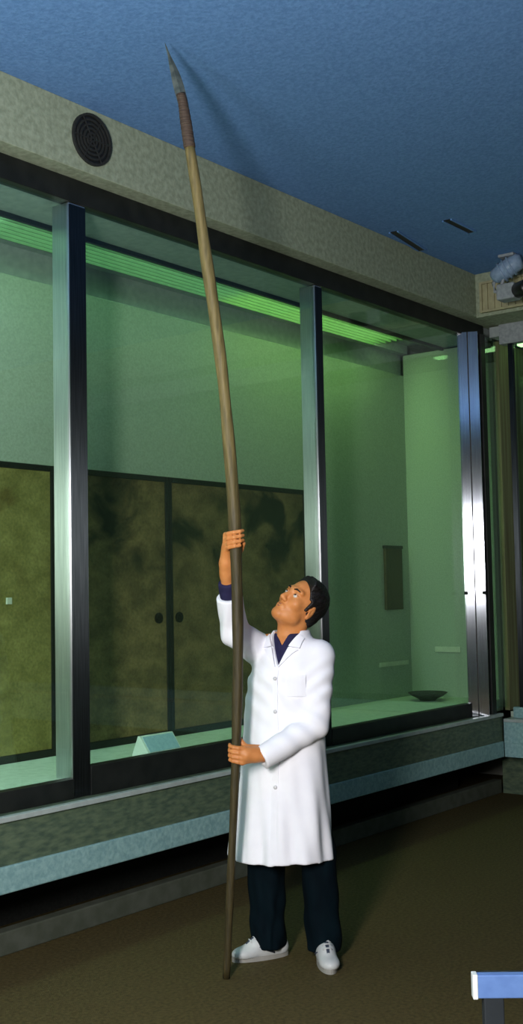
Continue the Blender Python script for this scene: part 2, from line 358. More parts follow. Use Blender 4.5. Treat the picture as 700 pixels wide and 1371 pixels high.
# label stand on the case floor
ls = thing('label_stand', 'sloping pale blue label stand on the case sill before the panels', 'label stand', (4.635, 4.37, 0.742))
ls.scale = (0.86, 0.86, 0.86)
bm = bmesh.new()
prof = [(-0.075, 0.0), (0.07, 0.0), (0.07, 0.02), (0.02, 0.135), (0.006, 0.135), (-0.075, 0.028)]
vs = [[bm.verts.new((x, y, z)) for y, z in prof] for x in (-0.15, 0.15)]
for k in range(6): bm.faces.new((vs[0][k], vs[0][(k+1) % 6], vs[1][(k+1) % 6], vs[1][k]))
bm.faces.new(vs[0]); bm.faces.new(vs[1][::-1])
link_bm('stand_body', bm, 'label_edge', ls)
sl = math.atan2(0.107, 0.081)
mt = Matrix.Translation((0, -0.075, 0.030)) @ Matrix.Rotation(sl, 4, 'X')
box('card', (-0.132, 0.012, -0.002), (0.138, 0.122, 0.003), 'label', ls, 0, mt)

# small things seen dimly in the third bay
t = thing('wooden_plaque', 'narrow dark brown wooden plaque hung in the rear corner of the case', 'plaque', (8.02, 4.945, 1.45))
box('board', (-0.12, -0.025, 0), (0.13, 0.0, 0.50), 'brown_wood', t, 0.004)
box('top_cap', (-0.13, -0.03, 0.49), (0.14, 0.0, 0.515), 'black', t, 0.003)
t = thing('caption_strip', 'thin pale caption strip on the back of the right-hand bay', 'caption', (8.0, 4.946, 1.0))
box('card', (-0.20, -0.008, 0), (0.24, 0.0, 0.035), 'paper', t, 0.002)
t = thing('caption_strip', 'short pale caption strip on the end wall of the left case', 'caption', (8.296, 4.62, 1.10))
box('card', (-0.008, -0.13, 0), (0.0, 0.10, 0.045), 'paper', t, 0.002)
t = thing('shallow_dish', 'dark shallow dish on the case floor at the right-hand end', 'dish', (7.98, 4.62, 0.742))
bm = bmesh.new(); n = 28
prof = [(0.0, 0.004), (0.06, 0.0), (0.07, 0.012), (0.12, 0.035), (0.155, 0.062), (0.150, 0.064), (0.11, 0.042), (0.06, 0.022), (0.0, 0.018)]
rings = [[bm.verts.new((r*math.cos(2*math.pi*k/n), r*math.sin(2*math.pi*k/n), z)) for k in range(n)] if r else [bm.verts.new((0, 0, z))] for r, z in prof]
for a, b in zip(rings, rings[1:]):
    for k in range(n):
        va = a[k] if len(a) > 1 else a[0]; vb = a[(k+1) % n] if len(a) > 1 else None
        wa = b[k] if len(b) > 1 else b[0]; wb = b[(k+1) % n] if len(b) > 1 else None
        bm.faces.new([v for v in (va, vb, wb, wa) if v is not None])
link_bm('bowl', bm, 'blackmatt', t, True)

# ------------------------------------------------------------------ round loudspeaker in the soffit
sp = thing('wall_speaker', 'round black loudspeaker grille set in the beige soffit', 'loudspeaker', (3.862, Y_S, 3.835))
def ring(name, r0, r1, y0, y1, m, parent, n=40):
    bm = bmesh.new(); rs = []
    for r, y in ((r0, y0), (r1, y0), (r1, y1), (r0, y1)):
        rs.append([bm.verts.new((r*math.cos(2*math.pi*k/n), y, r*math.sin(2*math.pi*k/n))) for k in range(n)])
    for i in range(4):
        a, b = rs[i], rs[(i+1) % 4]
        for k in range(n): bm.faces.new((a[k], a[(k+1) % n], b[(k+1) % n], b[k]))
    return link_bm(name, bm, m, parent)
ring('rim', 0.116, 0.128, -0.014, 0.002, 'blackmatt', sp)
bm = bmesh.new(); bm_tube(bm, [(0, 0.0, 0), (0, -0.005, 0)], [0.118, 0.118], 40); link_bm('backing', bm, 'black', sp)
for k, r in enumerate((0.098, 0.076, 0.054, 0.032, 0.012)):
    ring('grille_ring', r - 0.006, r + 0.004, -0.012, -0.004, 'blackmatt', sp, 32)
for k in range(3):
    box('grille_bar', (-0.116, -0.0135, -0.003), (0.116, -0.009, 0.003), 'blackmatt', sp, 0, Matrix.Rotation(R(60*k), 4, 'Y'))

# ------------------------------------------------------------------ ceiling vents
def vent(x, y, ln, rz, label):
    t = thing('ceiling_vent', label, 'vent', (x, y, Z_C), rz, 'slots in the ceiling')
    box('slot', (-ln/2, -0.025, -0.004), (ln/2, 0.025, 0.0), 'black', t, 0)
    for s in (-1, 1): box('lip', (-ln/2, s*0.03 - 0.006, -0.010), (ln/2, s*0.03 + 0.006, 0.0), 'ceiling', t, 0.001)
vent(6.77, 3.97, 0.50, R(8), 'narrow dark ceiling slot close above the beige soffit')
vent(6.71, 3.545, 0.34, 0, 'narrow dark ceiling slot farther out from the soffit')

# ------------------------------------------------------------------ fixture and grille by the far soffit
t = thing('air_grille', 'yellowish ribbed air grille on the far soffit below the spotlight', 'grille', (X_S, 3.78, 3.68))
box('grille_back', (-0.012, -0.30, 0.0), (0.0, 0.205, 0.235), 'grille', t, 0)
for a, b in ((0.185, 0.205), (-0.30, -0.28)): box('grille_frame', (-0.03, a, 0), (0, b, 0.235), 'grille', t, 0.003)
for a, b in ((0.0, 0.018), (0.217, 0.235)): box('grille_frame', (-0.03, -0.28, a), (0, 0.185, b), 'grille', t, 0.003)
for k in range(8): box('slat', (-0.026, 0.14 - k*0.056, 0.018), (-0.010, 0.156 - k*0.056, 0.217), 'grille', t, 0.002)

t = thing('spotlight', 'blue-grey ceiling spotlight with black lens barrel in the far corner', 'spotlight', (7.55, 3.60, Z_C))
box('ceiling_plate', (-0.06, -0.06, -0.02), (0.06, 0.06, 0), 'fix_grey', t, 0.004)
tube('stem', [(0, 0, -0.01), (0, 0, -0.07)], [0.018, 0.018], 'fix_grey', t)
tube('housing', [(0.01, -0.09, -0.05), (0.005, -0.07, -0.055), (0, 0.03, -0.10), (-0.01, 0.11, -0.14), (-0.012, 0.13, -0.15)], [0.04, 0.062, 0.068, 0.055, 0.035], 'fix_blue', t)
for k in range(3):
    f = k*0.035
    tube('cooling_fin', [(0.002, -0.02 + f, -0.077 - f*0.5), (0.0, -0.008 + f, -0.083 - f*0.5)], [0.078, 0.078], 'fix_blue', t)
tube('yoke', [(0.0, 0.10, -0.13), (-0.01, 0.125, -0.19), (-0.02, 0.11, -0.25), (-0.03, 0.06, -0.27)], [0.014]*4, 'fix_grey', t, 10)
tube('yoke', [(0.0, 0.02, -0.10), (-0.01, 0.05, -0.18), (-0.02, 0.07, -0.25)], [0.012]*3, 'fix_grey', t, 10)
box('lamp_body', (-0.07, -0.06, -0.33), (0.05, 0.08, -0.215), 'fix_grey', t, 0.012)
tube('lens_barrel', [(-0.02, -0.06, -0.275), (-0.03, -0.075, -0.275), (-0.09, -0.17, -0.28), (-0.10, -0.185, -0.28)], [0.045, 0.056, 0.058, 0.056], 'black', t, 20)
tube('lens', [(-0.10, -0.183, -0.28), (-0.104, -0.190, -0.28)], [0.024, 0.020], 'lens', t, 16)

# ------------------------------------------------------------------ bench cut by the frame, bottom right
t = thing('low_bench', 'low bench with pale blue front rail at the bottom right edge', 'bench', (2.93, 1.58, 0), math.atan2(-0.115, 0.085))
box('front_rail', (0.012, 0, 0.485), (1.1, 0.03, 0.548), 'bench', t, 0.003)
box('lit_end', (0, -0.002, 0.483), (0.014, 0.032, 0.55), 'bench_lit_end', t, 0.002)
box('seat_board', (0.02, 0.03, 0.515), (1.1, 0.085, 0.535), 'black', t, 0.003)
for x, y in ((0.03, 0.0), (1.02, 0.0)):
    box('leg', (x, y + 0.002, 0), (x + 0.055, y + 0.05, 0.49), 'bench_leg', t, 0.003)
box('stretcher', (0.05, 0.01, 0.12), (1.04, 0.035, 0.16), 'bench_leg', t, 0.003)

# ------------------------------------------------------------------ implicit surfaces (smooth union of shapes, then surface nets)
class Field:
    def __init__(s, xs, ys, zs):
        s.xs, s.ys, s.zs = [np.asarray(a, np.float32) for a in (xs, ys, zs)]
        s.F = np.ones((len(xs), len(ys), len(zs)), np.float32)
    def sub(s, lo, hi):
        sl = []
        for a, l, h in zip((s.xs, s.ys, s.zs), lo, hi):
            i0 = max(0, np.searchsorted(a, l) - 1); i1 = min(len(a), np.searchsorted(a, h) + 1); sl.append(slice(i0, i1))
        X, Y, Z = np.meshgrid(s.xs[sl[0]], s.ys[sl[1]], s.zs[sl[2]], indexing='ij')
        return tuple(sl), X, Y, Z
    def add(s, d, sl, k):
        a = s.F[sl]
        if k > 0:
            h = np.maximum(k - np.abs(a - d), 0)/k
            s.F[sl] = np.minimum(a, d) - h*h*k*0.25
        else: s.F[sl] = np.minimum(a, d)
    def capsule(s, p, q, r0, r1, k=0.01, op='add'):
        p, q = np.array(p, float), np.array(q, float); pad = max(r0, r1) + k + 0.03
        lo, hi = np.minimum(p, q) - pad, np.maximum(p, q) + pad
        sl, X, Y, Z = s.sub(lo, hi)
        if X.size == 0: return
        v = q - p; L2 = max(float(v@v), 1e-9)
        t = np.clip(((X-p[0])*v[0] + (Y-p[1])*v[1] + (Z-p[2])*v[2])/L2, 0, 1)
        d = np.sqrt((X-p[0]-t*v[0])**2 + (Y-p[1]-t*v[1])**2 + (Z-p[2]-t*v[2])**2) - (r0 + (r1-r0)*t)
        if op == 'add': s.add(d, sl, k)
        else: s.F[sl] = np.maximum(s.F[sl], -d)
    def chain(s, pts, rads, k=0.01):
        for i in range(len(pts)-1): s.capsule(pts[i], pts[i+1], rads[i], rads[i+1], k)
    def ellipsoid(s, c, rad, axes=None, k=0.01, op='add'):
        c = np.array(c, float); rad = np.array(rad, float); ax = np.eye(3) if axes is None else np.array(axes, float)
        pad = rad.max() + k + 0.03
        sl, X, Y, Z = s.sub(c - pad, c + pad)
        if X.size == 0: return
        dx, dy, dz = X-c[0], Y-c[1], Z-c[2]
        e = [(dx*ax[i][0] + dy*ax[i][1] + dz*ax[i][2]) for i in range(3)]
        k0 = np.sqrt(sum((e[i]/rad[i])**2 for i in range(3))); k1 = np.sqrt(sum((e[i]/rad[i]**2)**2 for i in range(3)))
        d = k0*(k0-1)/np.maximum(k1, 1e-6)
        if op == 'add': s.add(d, sl, k)
        elif op == 'cut':
            a = s.F[sl]; h = np.maximum(k - np.abs(a + d), 0)/max(k, 1e-6)
            s.F[sl] = np.maximum(a, -d) + h*h*k*0.25
    def loft(s, prof, k=0.02, ang=0.0, pw=2.0):
        """stack of ellipses: rows (z, cx, cy, a, b); ang turns the axes"""
        P = np.array(prof, float); P = P[np.argsort(P[:, 0])]
        m = P[:, 3:].max() + k + 0.04
        sl, X, Y, Z = s.sub((P[:, 1].min()-m, P[:, 2].min()-m, P[0, 0]-0.05), (P[:, 1].max()+m, P[:, 2].max()+m, P[-1, 0]+0.05))
        cx, cy, a, b = [np.interp(Z, P[:, 0], P[:, i]) for i in (1, 2, 3, 4)]
        dx, dy = X-cx, Y-cy; ca, sa = math.cos(ang), math.sin(ang)
        u, v = dx*ca + dy*sa, -dx*sa + dy*ca
        q = (np.abs(u/a)**pw + np.abs(v/b)**pw)**(1/pw)
        g = np.sqrt((u/a**2)**2 + (v/b**2)**2) + 1e-6
        d = (q-1)*np.where(q > 0.3, np.sqrt((u/a)**2 + (v/b)**2)/g, np.minimum(a, b))
        d = np.maximum(d, np.maximum(P[0, 0]-Z, Z-P[-1, 0]))
        s.add(d.astype(np.float32), sl, k)
    def mesh(s):
        F = s.F; ins = F < 0; nx, ny, nz = F.shape
        c = np.zeros((nx-1, ny-1, nz-1), np.int8)
        for i in (0, 1):
            for j in (0, 1):
                for k in (0, 1): c += ins[i:nx-1+i, j:ny-1+j, k:nz-1+k]
        act = (c > 0) & (c < 8); ids = np.full(act.shape, -1, np.int64); I = np.argwhere(act); ids[act] = np.arange(len(I))
        acc = np.zeros((len(I), 3)); cnt = np.zeros(len(I)); A = (s.xs, s.ys, s.zs)
        for ax in range(3):
            o = [0, 1, 2]; o.remove(ax)
            for b0 in (0, 1):
                for b1 in (0, 1):
                    s0 = I.copy(); s0[:, o[0]] += b0; s0[:, o[1]] += b1; s1 = s0.copy(); s1[:, ax] += 1
                    f0, f1 = F[tuple(s0.T)], F[tuple(s1.T)]; m = (f0 < 0) != (f1 < 0)
                    t = np.where(m, f0/np.where(m, f0-f1, 1), 0)
                    for q in range(3):
                        p0 = A[q][s0[:, q]]; p1 = A[q][s1[:, q]]
                        acc[:, q] += np.where(m, p0 + t*(p1-p0), 0)
                    cnt += m
        V = acc/np.maximum(cnt, 1)[:, None]
        faces = []
        for ax in range(3):
            o = [(1, 2), (2, 0), (0, 1)][ax]
            sl0 = [slice(1, -1)]*3; sl0[ax] = slice(0, -1); sl1 = list(sl0); sl1[ax] = slice(1, None)
            a, b = ins[tuple(sl0)], ins[tuple(sl1)]; E = np.argwhere(a != b)
            if len(E) == 0: continue
            flip = a[tuple(E.T)]
            E = E.copy()
            for q in range(3):
                if q != ax: E[:, q] += 1
            def cid(d0, d1):
                Q = E.copy(); Q[:, o[0]] -= d0; Q[:, o[1]] -= d1; return ids[tuple(Q.T)]
            q = np.stack([cid(1, 1), cid(0, 1), cid(0, 0), cid(1, 0)], 1)
            q[~flip] = q[~flip][:, ::-1]; faces.append(q)
        return V, np.concatenate(faces)
def link_field(name, fld, m, parent, smooth_it=0):
    V, Q = fld.mesh()
    me = bpy.data.meshes.new(name)
    me.vertices.add(len(V)); me.vertices.foreach_set('co', V.astype(np.float32).ravel())
    me.loops.add(Q.size); me.loops.foreach_set('vertex_index', Q.astype(np.int32).ravel())
    me.polygons.add(len(Q)); me.polygons.foreach_set('loop_start', np.arange(0, Q.size, 4, dtype=np.int32))
    me.update(calc_edges=True); me.validate()
    if smooth_it:
        bm = bmesh.new(); bm.from_mesh(me)
        for _ in range(smooth_it): bmesh.ops.smooth_vert(bm, verts=bm.verts, factor=0.5, use_axis_x=True, use_axis_y=True, use_axis_z=True)
        bm.to_mesh(me); bm.free()
    return link_me(name, me, m, parent, True)
def AX(a, b, st): return np.arange(a, b + st, st)

# ------------------------------------------------------------------ the man
MAN = (4.10, 3.06, 0.0)
man = thing('person', 'man in white lab coat and dark trousers looking up the long spear he holds', 'person', MAN, R(38.0) - math.pi/2)
# local axes: x to the right of the picture, y away from the camera, z up
SPEAR = [(-0.2978, -0.135, 0.0008), (-0.2842, -0.1484, 0.219), (-0.2706, -0.1618, 0.4374), (-0.253, -0.1781, 0.7027), (-0.2385, -0.1944, 0.9683), (-0.2247, -0.2135, 1.2811), (-0.2211, -0.225, 1.469), (-0.2226, -0.2403, 1.7198), (-0.2263, -0.2538, 1.9394), (-0.2404, -0.2691, 2.1908), (-0.2652, -0.2901, 2.5368), (-0.2868, -0.3016, 2.7259), (-0.3308, -0.3223, 3.0666), (-0.3579, -0.3363, 3.297), (-0.3886, -0.3491, 3.5088), (-0.4106, -0.3595, 3.6795), (-0.4399, -0.3668, 3.80), (-0.483, -0.375, 3.9366)]
SPA = np.array(SPEAR)
def spear_at(z): return np.array([np.interp(z, SPA[:, 2], SPA[:, 0]), np.interp(z, SPA[:, 2], SPA[:, 1]), z])
RZ = [0.0, 0.3, 0.97, 1.47, 1.9, 2.5, 3.1, 3.5, 3.7]; RR = [0.0145, 0.0165, 0.019, 0.0245, 0.0265, 0.026, 0.0245, 0.023, 0.022]
def spear_r(z): return float(np.interp(z, RZ, RR))

TURN = R(30)                                                       # torso turned to the left of the picture
FWD = np.array([-math.sin(TURN), -math.cos(TURN), 0]); LFT = np.array([math.cos(TURN), -math.sin(TURN), 0])
# head frame
hf = np.array([-0.55, -0.60, 0.58]); hf /= np.linalg.norm(hf)
hu = np.array([0.647, 0.134, 0.752]); hu -= hf*(hu@hf); hu /= np.linalg.norm(hu); hl = np.cross(hu, hf)
HC = np.array([0.052, 0.030, 1.556])
def H(f, u, l): return HC + hf*f + hu*u + hl*l
HAX = [hf, hu, hl]
NECK = np.array([0.0, 0.055, 1.395])
SH_L, EL_L, WR_L = np.array([0.125, 0.0, 1.345]), np.array([0.102, -0.062, 1.050]), np.array([-0.125, -0.165, 0.930])
SH_R, EL_R, WR_R = np.array([-0.145, 0.105, 1.375]), np.array([-0.240, -0.030, 1.440]), np.array([-0.268, -0.165, 1.690])
HIP_L, KN_L, AN_L = np.array([0.055, 0.050, 0.82]), np.array([0.105, 0.05, 0.48]), np.array([0.122, 0.085, 0.085])
HIP_R, KN_R, AN_R = np.array([-0.085, 0.085, 0.82]), np.array([-0.125, 0.10, 0.48]), np.array([-0.112, 0.15, 0.085])

def fine_axis(lo, hi, zones, fine, coarse):
    out = [lo]
    while out[-1] < hi:
        z = out[-1]; st = fine if any(a <= z <= b for a, b in zones) else coarse
        out.append(z + st)
    return np.array(out)
B = Field(AX(-0.37, 0.24, 0.0034), AX(-0.34, 0.30, 0.0036), fine_axis(0.03, 1.93, [(0.85, 1.02), (1.36, 1.93)], 0.0034, 0.012))
# trunk and limbs (inside the clothes)
B.loft([(0.80, 0, 0.065, 0.12, 0.09), (0.92, 0, 0.06, 0.135, 0.10), (1.10, 0, 0.055, 0.115, 0.085), (1.25, 0, 0.05, 0.135, 0.095), (1.36, 0, 0.05, 0.12, 0.075), (1.41, 0, 0.055, 0.06, 0.055)], 0.03, -TURN)
B.chain([HIP_L, KN_L, AN_L], [0.062, 0.05, 0.032], 0.03); B.chain([HIP_R, KN_R, AN_R], [0.075, 0.05, 0.032], 0.03)
B.chain([AN_L, AN_L + np.array([0.01, -0.12, -0.045])], [0.028, 0.018], 0.02); B.chain([AN_R, AN_R + np.array([-0.11, -0.04, -0.045])], [0.028, 0.018], 0.02)
B.chain([NECK + LFT*0.03, SH_L, EL_L, WR_L], [0.045, 0.045, 0.037, 0.026], 0.02); B.chain([NECK - LFT*0.03, SH_R, EL_R, WR_R], [0.045, 0.045, 0.037, 0.026], 0.02)
# neck
B.chain([NECK - np.array([0, 0, 0.05]), NECK + np.array([0.012, -0.005, 0.05]), H(-0.035, -0.05, 0)], [0.066, 0.056, 0.057], 0.02)
B.capsule(NECK + FWD*0.035 + np.array([0, 0, 0.03]), H(0.02, -0.08, 0), 0.03, 0.035, 0.03)
B.ellipsoid(NECK + FWD*0.052 + np.array([0.005, 0, 0.058]), (0.012, 0.012, 0.016), None, 0.012)      # larynx
# head
B.ellipsoid(H(-0.012, 0.034, 0), (0.096, 0.088, 0.075), HAX, 0.02)
B.ellipsoid(H(0.028, -0.035, 0), (0.062, 0.085, 0.058), HAX, 0.03)
B.capsule(H(0.02, -0.075, 0.045), H(0.066, -0.098, 0.012), 0.020, 0.019, 0.03); B.capsule(H(0.02, -0.075, -0.045), H(0.066, -0.098, -0.012), 0.020, 0.019, 0.03)
B.ellipsoid(H(0.073, -0.100, 0), (0.017, 0.016, 0.022), HAX, 0.018)
for s in (-1, 1):
    B.ellipsoid(H(0.057, -0.022, s*0.043), (0.022, 0.022, 0.022), HAX, 0.022)                        # cheekbone
    B.capsule(H(0.083, 0.030, s*0.010), H(0.070, 0.030, s*0.046), 0.010, 0.010, 0.014)               # brow ridge
    B.ellipsoid(H(0.098, 0.007, s*0.032), (0.020, 0.013, 0.018), HAX, 0.010, 'cut')                  # eye socket
    B.ellipsoid(H(0.072, 0.006, s*0.032), (0.0135, 0.0125, 0.0145), HAX, 0.004)                      # eyeball under its lids
    B.ellipsoid(H(0.094, -0.036, s*0.012), (0.010, 0.008, 0.009), HAX, 0.006)                        # nostril wing
    B.ellipsoid(H(-0.012, -0.008, s*0.079), (0.019, 0.033, 0.008), [hf*0.94 + hl*s*0.34, hu, hl*0.94 - hf*s*0.34], 0.008)   # ear
    B.ellipsoid(H(-0.006, -0.004, s*0.090), (0.009, 0.018, 0.006), HAX, 0.004, 'cut')
    B.ellipsoid(H(-0.008, -0.036, s*0.077), (0.009, 0.010, 0.007), HAX, 0.006)
B.capsule(H(0.086, 0.014, 0), H(0.107, -0.030, 0), 0.008, 0.012, 0.012)                              # nose
B.capsule(H(0.083, -0.0655, -0.017), H(0.083, -0.0655, 0.017), 0.009, 0.009, 0.012)
B.capsule(H(0.090, -0.0605, -0.014), H(0.090, -0.0605, 0.014), 0.0055, 0.0055, 0.004); B.capsule(H(0.089, -0.0725, -0.013), H(0.089, -0.0725, 0.013), 0.0062, 0.0062, 0.004)
# right hand around the spear, raised above the head
def ring_pt(z, ang, rad):
    c = spear_at(z); a = R(ang); return c + np.array([math.cos(a)*rad, math.sin(a)*rad, 0])
def grip(fingers, wrist, knuckle_ang, seq, r_f, palm_r):
    for z, rr, n in fingers:
        rs = spear_r(z) + rr*0.93
        pts = [ring_pt(z + 0.004*i, a, rs + (0.006 if i == 0 else 0.0)) for i, a in enumerate(seq[:n])]
        B.chain(pts, [rr*1.12, rr*1.05, rr*0.98, rr*0.92, rr*0.82][:n], 0.0025)
        kn = pts[0]; w2 = wrist + (kn - wrist)*0.12
        B.capsule(w2, kn, palm_r, rr*1.2, 0.012)
grip([(1.858, 0.0090, 5), (1.838, 0.0094, 5), (1.818, 0.0090, 5), (1.800, 0.0080, 4)], WR_R, 165, [168, 212, 262, 305, 338], 0.009, 0.021)
B.chain([WR_R, WR_R*0.55 + ring_pt(1.80, 150, 0.052)*0.45, ring_pt(1.805, 140, 0.050)], [0.026, 0.026, 0.020], 0.015)
B.chain([WR_R + np.array([0.010, 0.012, 0.035]), ring_pt(1.765, 95, 0.045), ring_pt(1.795, 55, 0.038), ring_pt(1.822, 20, 0.036)], [0.019, 0.013, 0.0105, 0.009], 0.006)
# left hand around the spear at waist height
grip([(0.962, 0.0092, 5), (0.942, 0.0096, 5), (0.922, 0.0092, 5), (0.904, 0.0082, 4)], WR_L, 330, [332, 292, 248, 205, 168], 0.009, 0.022)
B.chain([WR_L, WR_L*0.5 + ring_pt(0.935, 350, 0.052)*0.5, ring_pt(0.935, 345, 0.048)], [0.026, 0.028, 0.024], 0.015)
B.chain([WR_L + np.array([-0.02, 0.012, 0.022]), ring_pt(0.965, 20, 0.042), ring_pt(0.985, 45, 0.031), ring_pt(1.006, 75, 0.029)], [0.019, 0.0135, 0.0108, 0.0092], 0.006)
# leave the shaft free: the palm closes on it, it does not pass through it
sl, X, Y, Z = B.sub((-0.36, -0.34, 0.86), (0.0, 0.0, 1.93))
sx = np.interp(Z, SPA[:, 2], SPA[:, 0]); sy = np.interp(Z, SPA[:, 2], SPA[:, 1]); sr = np.interp(Z, RZ, RR)
B.F[sl] = np.maximum(B.F[sl], (sr - 0.0005 - np.sqrt((X-sx)**2 + (Y-sy)**2)).astype(np.float32))
body = link_field('body', B, 'skin', man, 1)
del B

# face details
for s in (-1, 1):
    bm = bmesh.new(); bmesh.ops.create_uvsphere(bm, u_segments=16, v_segments=10, radius=0.0128)
    bmesh.ops.translate(bm, verts=bm.verts, vec=Vector(H(0.0745, 0.0055, s*0.032))); e = link_bm('eye', bm, 'eye', man, True)
    bm = bmesh.new(); bmesh.ops.create_uvsphere(bm, u_segments=12, v_segments=8, radius=0.0066)
    bmesh.ops.translate(bm, verts=bm.verts, vec=Vector(H(0.0825, 0.0085, s*0.032 + 0.001))); link_bm('iris', bm, 'iris', e, True)
    tube('eyebrow', [H(0.092, 0.026, s*0.014), H(0.092, 0.031, s*0.028), H(0.081, 0.029, s*0.046)], [0.0035, 0.0045, 0.002], 'hair', man, 8)
    tube('eyelid', [H(0.083, 0.006, s*0.019), H(0.0872, 0.0145, s*0.031), H(0.079, 0.008, s*0.046)], [0.002, 0.0028, 0.002], 'skin', man, 8)
for u_, n in ((-0.0608, 0.0155), (-0.0722, 0.014)):
    tube('lip', [H(0.0885, u_, -n), H(0.0945, u_, -n*0.4), H(0.0945, u_, n*0.4), H(0.0885, u_, n)], [0.002, 0.0032, 0.0032, 0.002], 'lip', man, 8)

# hair: a short cap that follows the skull
Hf = Field(AX(-0.10, 0.22, 0.0035), AX(-0.12, 0.20, 0.0035), AX(1.42, 1.72, 0.0035))
Hf.ellipsoid(H(-0.020, 0.040, 0), (0.103, 0.097, 0.084), HAX, 0.0)
Hf.ellipsoid(H(-0.050, -0.015, 0), (0.060, 0.070, 0.066), HAX, 0.02)
Hf.ellipsoid(H(0.045, 0.095, 0.02), (0.050, 0.030, 0.05), HAX, 0.02)
for s in (-1, 1): Hf.capsule(H(0.012, 0.03, s*0.070), H(0.012, -0.012, s*0.070), 0.012, 0.008, 0.010)
sl, X, Y, Z = Hf.sub((-1, -1, 0), (1, 1, 3))
d = [X-HC[0], Y-HC[1], Z-HC[2]]
qf, qu, ql = [sum(d[i]*a[i] for i in range(3)) for a in HAX]
tuft = 0.0022*np.sin(ql*260 + qf*90)*np.sin(qu*120 + qf*160)
Hf.F += tuft.astype(np.float32)
line = np.where(qu > 0.03, qf - (0.062 - 0.55*np.maximum(0.085 - qu, 0)), qf - np.where(np.abs(ql) > 0.05, 0.020, 0.03))
face_cut = np.maximum(-line, 0)                                     # keep behind the hairline
Hf.F[...] = np.maximum(Hf.F, line.astype(np.float32)); Hf.F[...] = np.maximum(Hf.F, (-0.070 - qu).astype(np.float32))
for s in (-1, 1): Hf.ellipsoid(H(-0.006, -0.016, s*0.088), (0.022, 0.032, 0.022), HAX, 0.004, 'cut')
link_field('hair', Hf, 'hair', man, 1)

# trousers
T = Field(AX(-0.25, 0.25, 0.006), AX(-0.10, 0.27, 0.006), AX(0.04, 1.02, 0.007))
T.loft([(0.82, -0.02, 0.065, 0.130, 0.100), (0.90, -0.02, 0.06, 0.132, 0.105), (1.00, -0.02, 0.06, 0.125, 0.100)], 0.03, -TURN)
T.chain([HIP_R, KN_R, AN_R + np.array([-0.004, 0, -0.02])], [0.098, 0.082, 0.078], 0.02)
T.chain([HIP_L, KN_L, AN_L + np.array([0.004, 0, -0.02])], [0.074, 0.080, 0.076], 0.02)
sl, X, Y, Z = T.sub((-1, -1, 0), (1, 1, 3))
inner = T.F.copy() + 0.010
T.F += (0.004*np.sin(Z*40 + X*55 + Y*25)*np.clip((0.55 - Z)/0.4, 0, 1) + 0.003*np.sin(np.arctan2(Y-0.09, np.abs(X)-0.115)*5 + Z*8)).astype(np.float32)
T.F[...] = np.maximum(T.F, np.maximum(0.046 - Z, -np.maximum(inner + 0.006, Z - 0.075)).astype(np.float32))
link_field('trousers', T, 'trouser', man, 1)

# shoes
def shoe(heel, direc, name='shoe'):
    d = np.array([*direc, 0.0]); d /= np.linalg.norm(d); sd = np.array([-d[1], d[0], 0]); h = np.array([*heel, 0.0])
    def P(a, b, z): return h + d*a*0.93 + sd*b + np.array([0, 0, z])
    S = Field(AX(h[0]-0.32, h[0]+0.32, 0.0045), AX(h[1]-0.32, h[1]+0.32, 0.0045), AX(-0.005, 0.14, 0.0045))
    ax = [d, sd, np.array([0, 0, 1.0])]
    S.ellipsoid(P(0.055, 0, 0.040), (0.062, 0.036, 0.050), ax, 0.02); S.ellipsoid(P(0.055, 0, 0.075), (0.05, 0.035, 0.04), ax, 0.02)
    S.ellipsoid(P(0.110, 0, 0.060), (0.070, 0.036, 0.046), ax, 0.02); S.ellipsoid(P(0.135, 0, 0.040), (0.075, 0.038, 0.044), ax, 0.03); S.ellipsoid(P(0.205, 0.003, 0.030), (0.065, 0.044, 0.032), ax, 0.02)
    sl, X, Y, Z = S.sub((-9, -9, -9), (9, 9, 9)); S.F[...] = np.maximum(S.F, (0.016 - Z).astype(np.float32))
    o = link_field(name, S, 'shoe', man, 1)
    outl = []
    for i in range(28):
        t = 2*math.pi*i/28; a = 0.132 + 0.142*math.cos(t); wdt = 0.036 + 0.010*(0.5 + 0.5*math.cos(t))
        p = P(a, wdt*math.sin(t), 0); outl.append((p[0], p[1]))
    prism('sole', outl, 0.0, 0.020, 'sole', o)
    o.data.update()
    from mathutils.bvhtree import BVHTree as BT
    bvh = BT.FromPolygons([v.co[:] for v in o.data.vertices], [p.vertices[:] for p in o.data.polygons])
    def T(a, b, off):
        q = P(a, b, 0.3); hit = bvh.ray_cast(Vector(q), Vector((0, 0, -1)))[0]
        return (hit if hit else Vector(P(a, b, 0.05))) + Vector((0, 0, off))
    bm = bmesh.new(); g = []
    for q in range(9):
        a = 0.125 + 0.080*q/8; wd = 0.013 - 0.005*q/8
        g.append([bm.verts.new(T(a, -wd + 2*wd*r/4, 0.0025 if r not in (0, 4) else -0.002)) for r in range(5)])
    for q in range(8):
        for r in range(4): bm.faces.new((g[q][r], g[q+1][r], g[q+1][r+1], g[q][r+1]))
    link_bm('tongue', bm, 'shoe_dark', o, True)
    for k in range(3):
        a = 0.142 + 0.020*k
        tube('lace', [T(a, -0.020, 0.001), T(a + 0.003, -0.008, 0.004), T(a + 0.003, 0.008, 0.004), T(a, 0.020, 0.001)], [0.0032]*4, 'shoe', o, 8)
    for b in (-1, 1):
        tube('side_stripe', [P(0.075, b*0.0405, 0.030), P(0.11, b*0.0415, 0.045), P(0.15, b*0.037, 0.060)], [0.004, 0.006, 0.004], 'shoe_dark', o, 8)
shoe((-0.040, 0.170), (-0.94, -0.34)); shoe((0.118, 0.140), (0.10, -0.995))

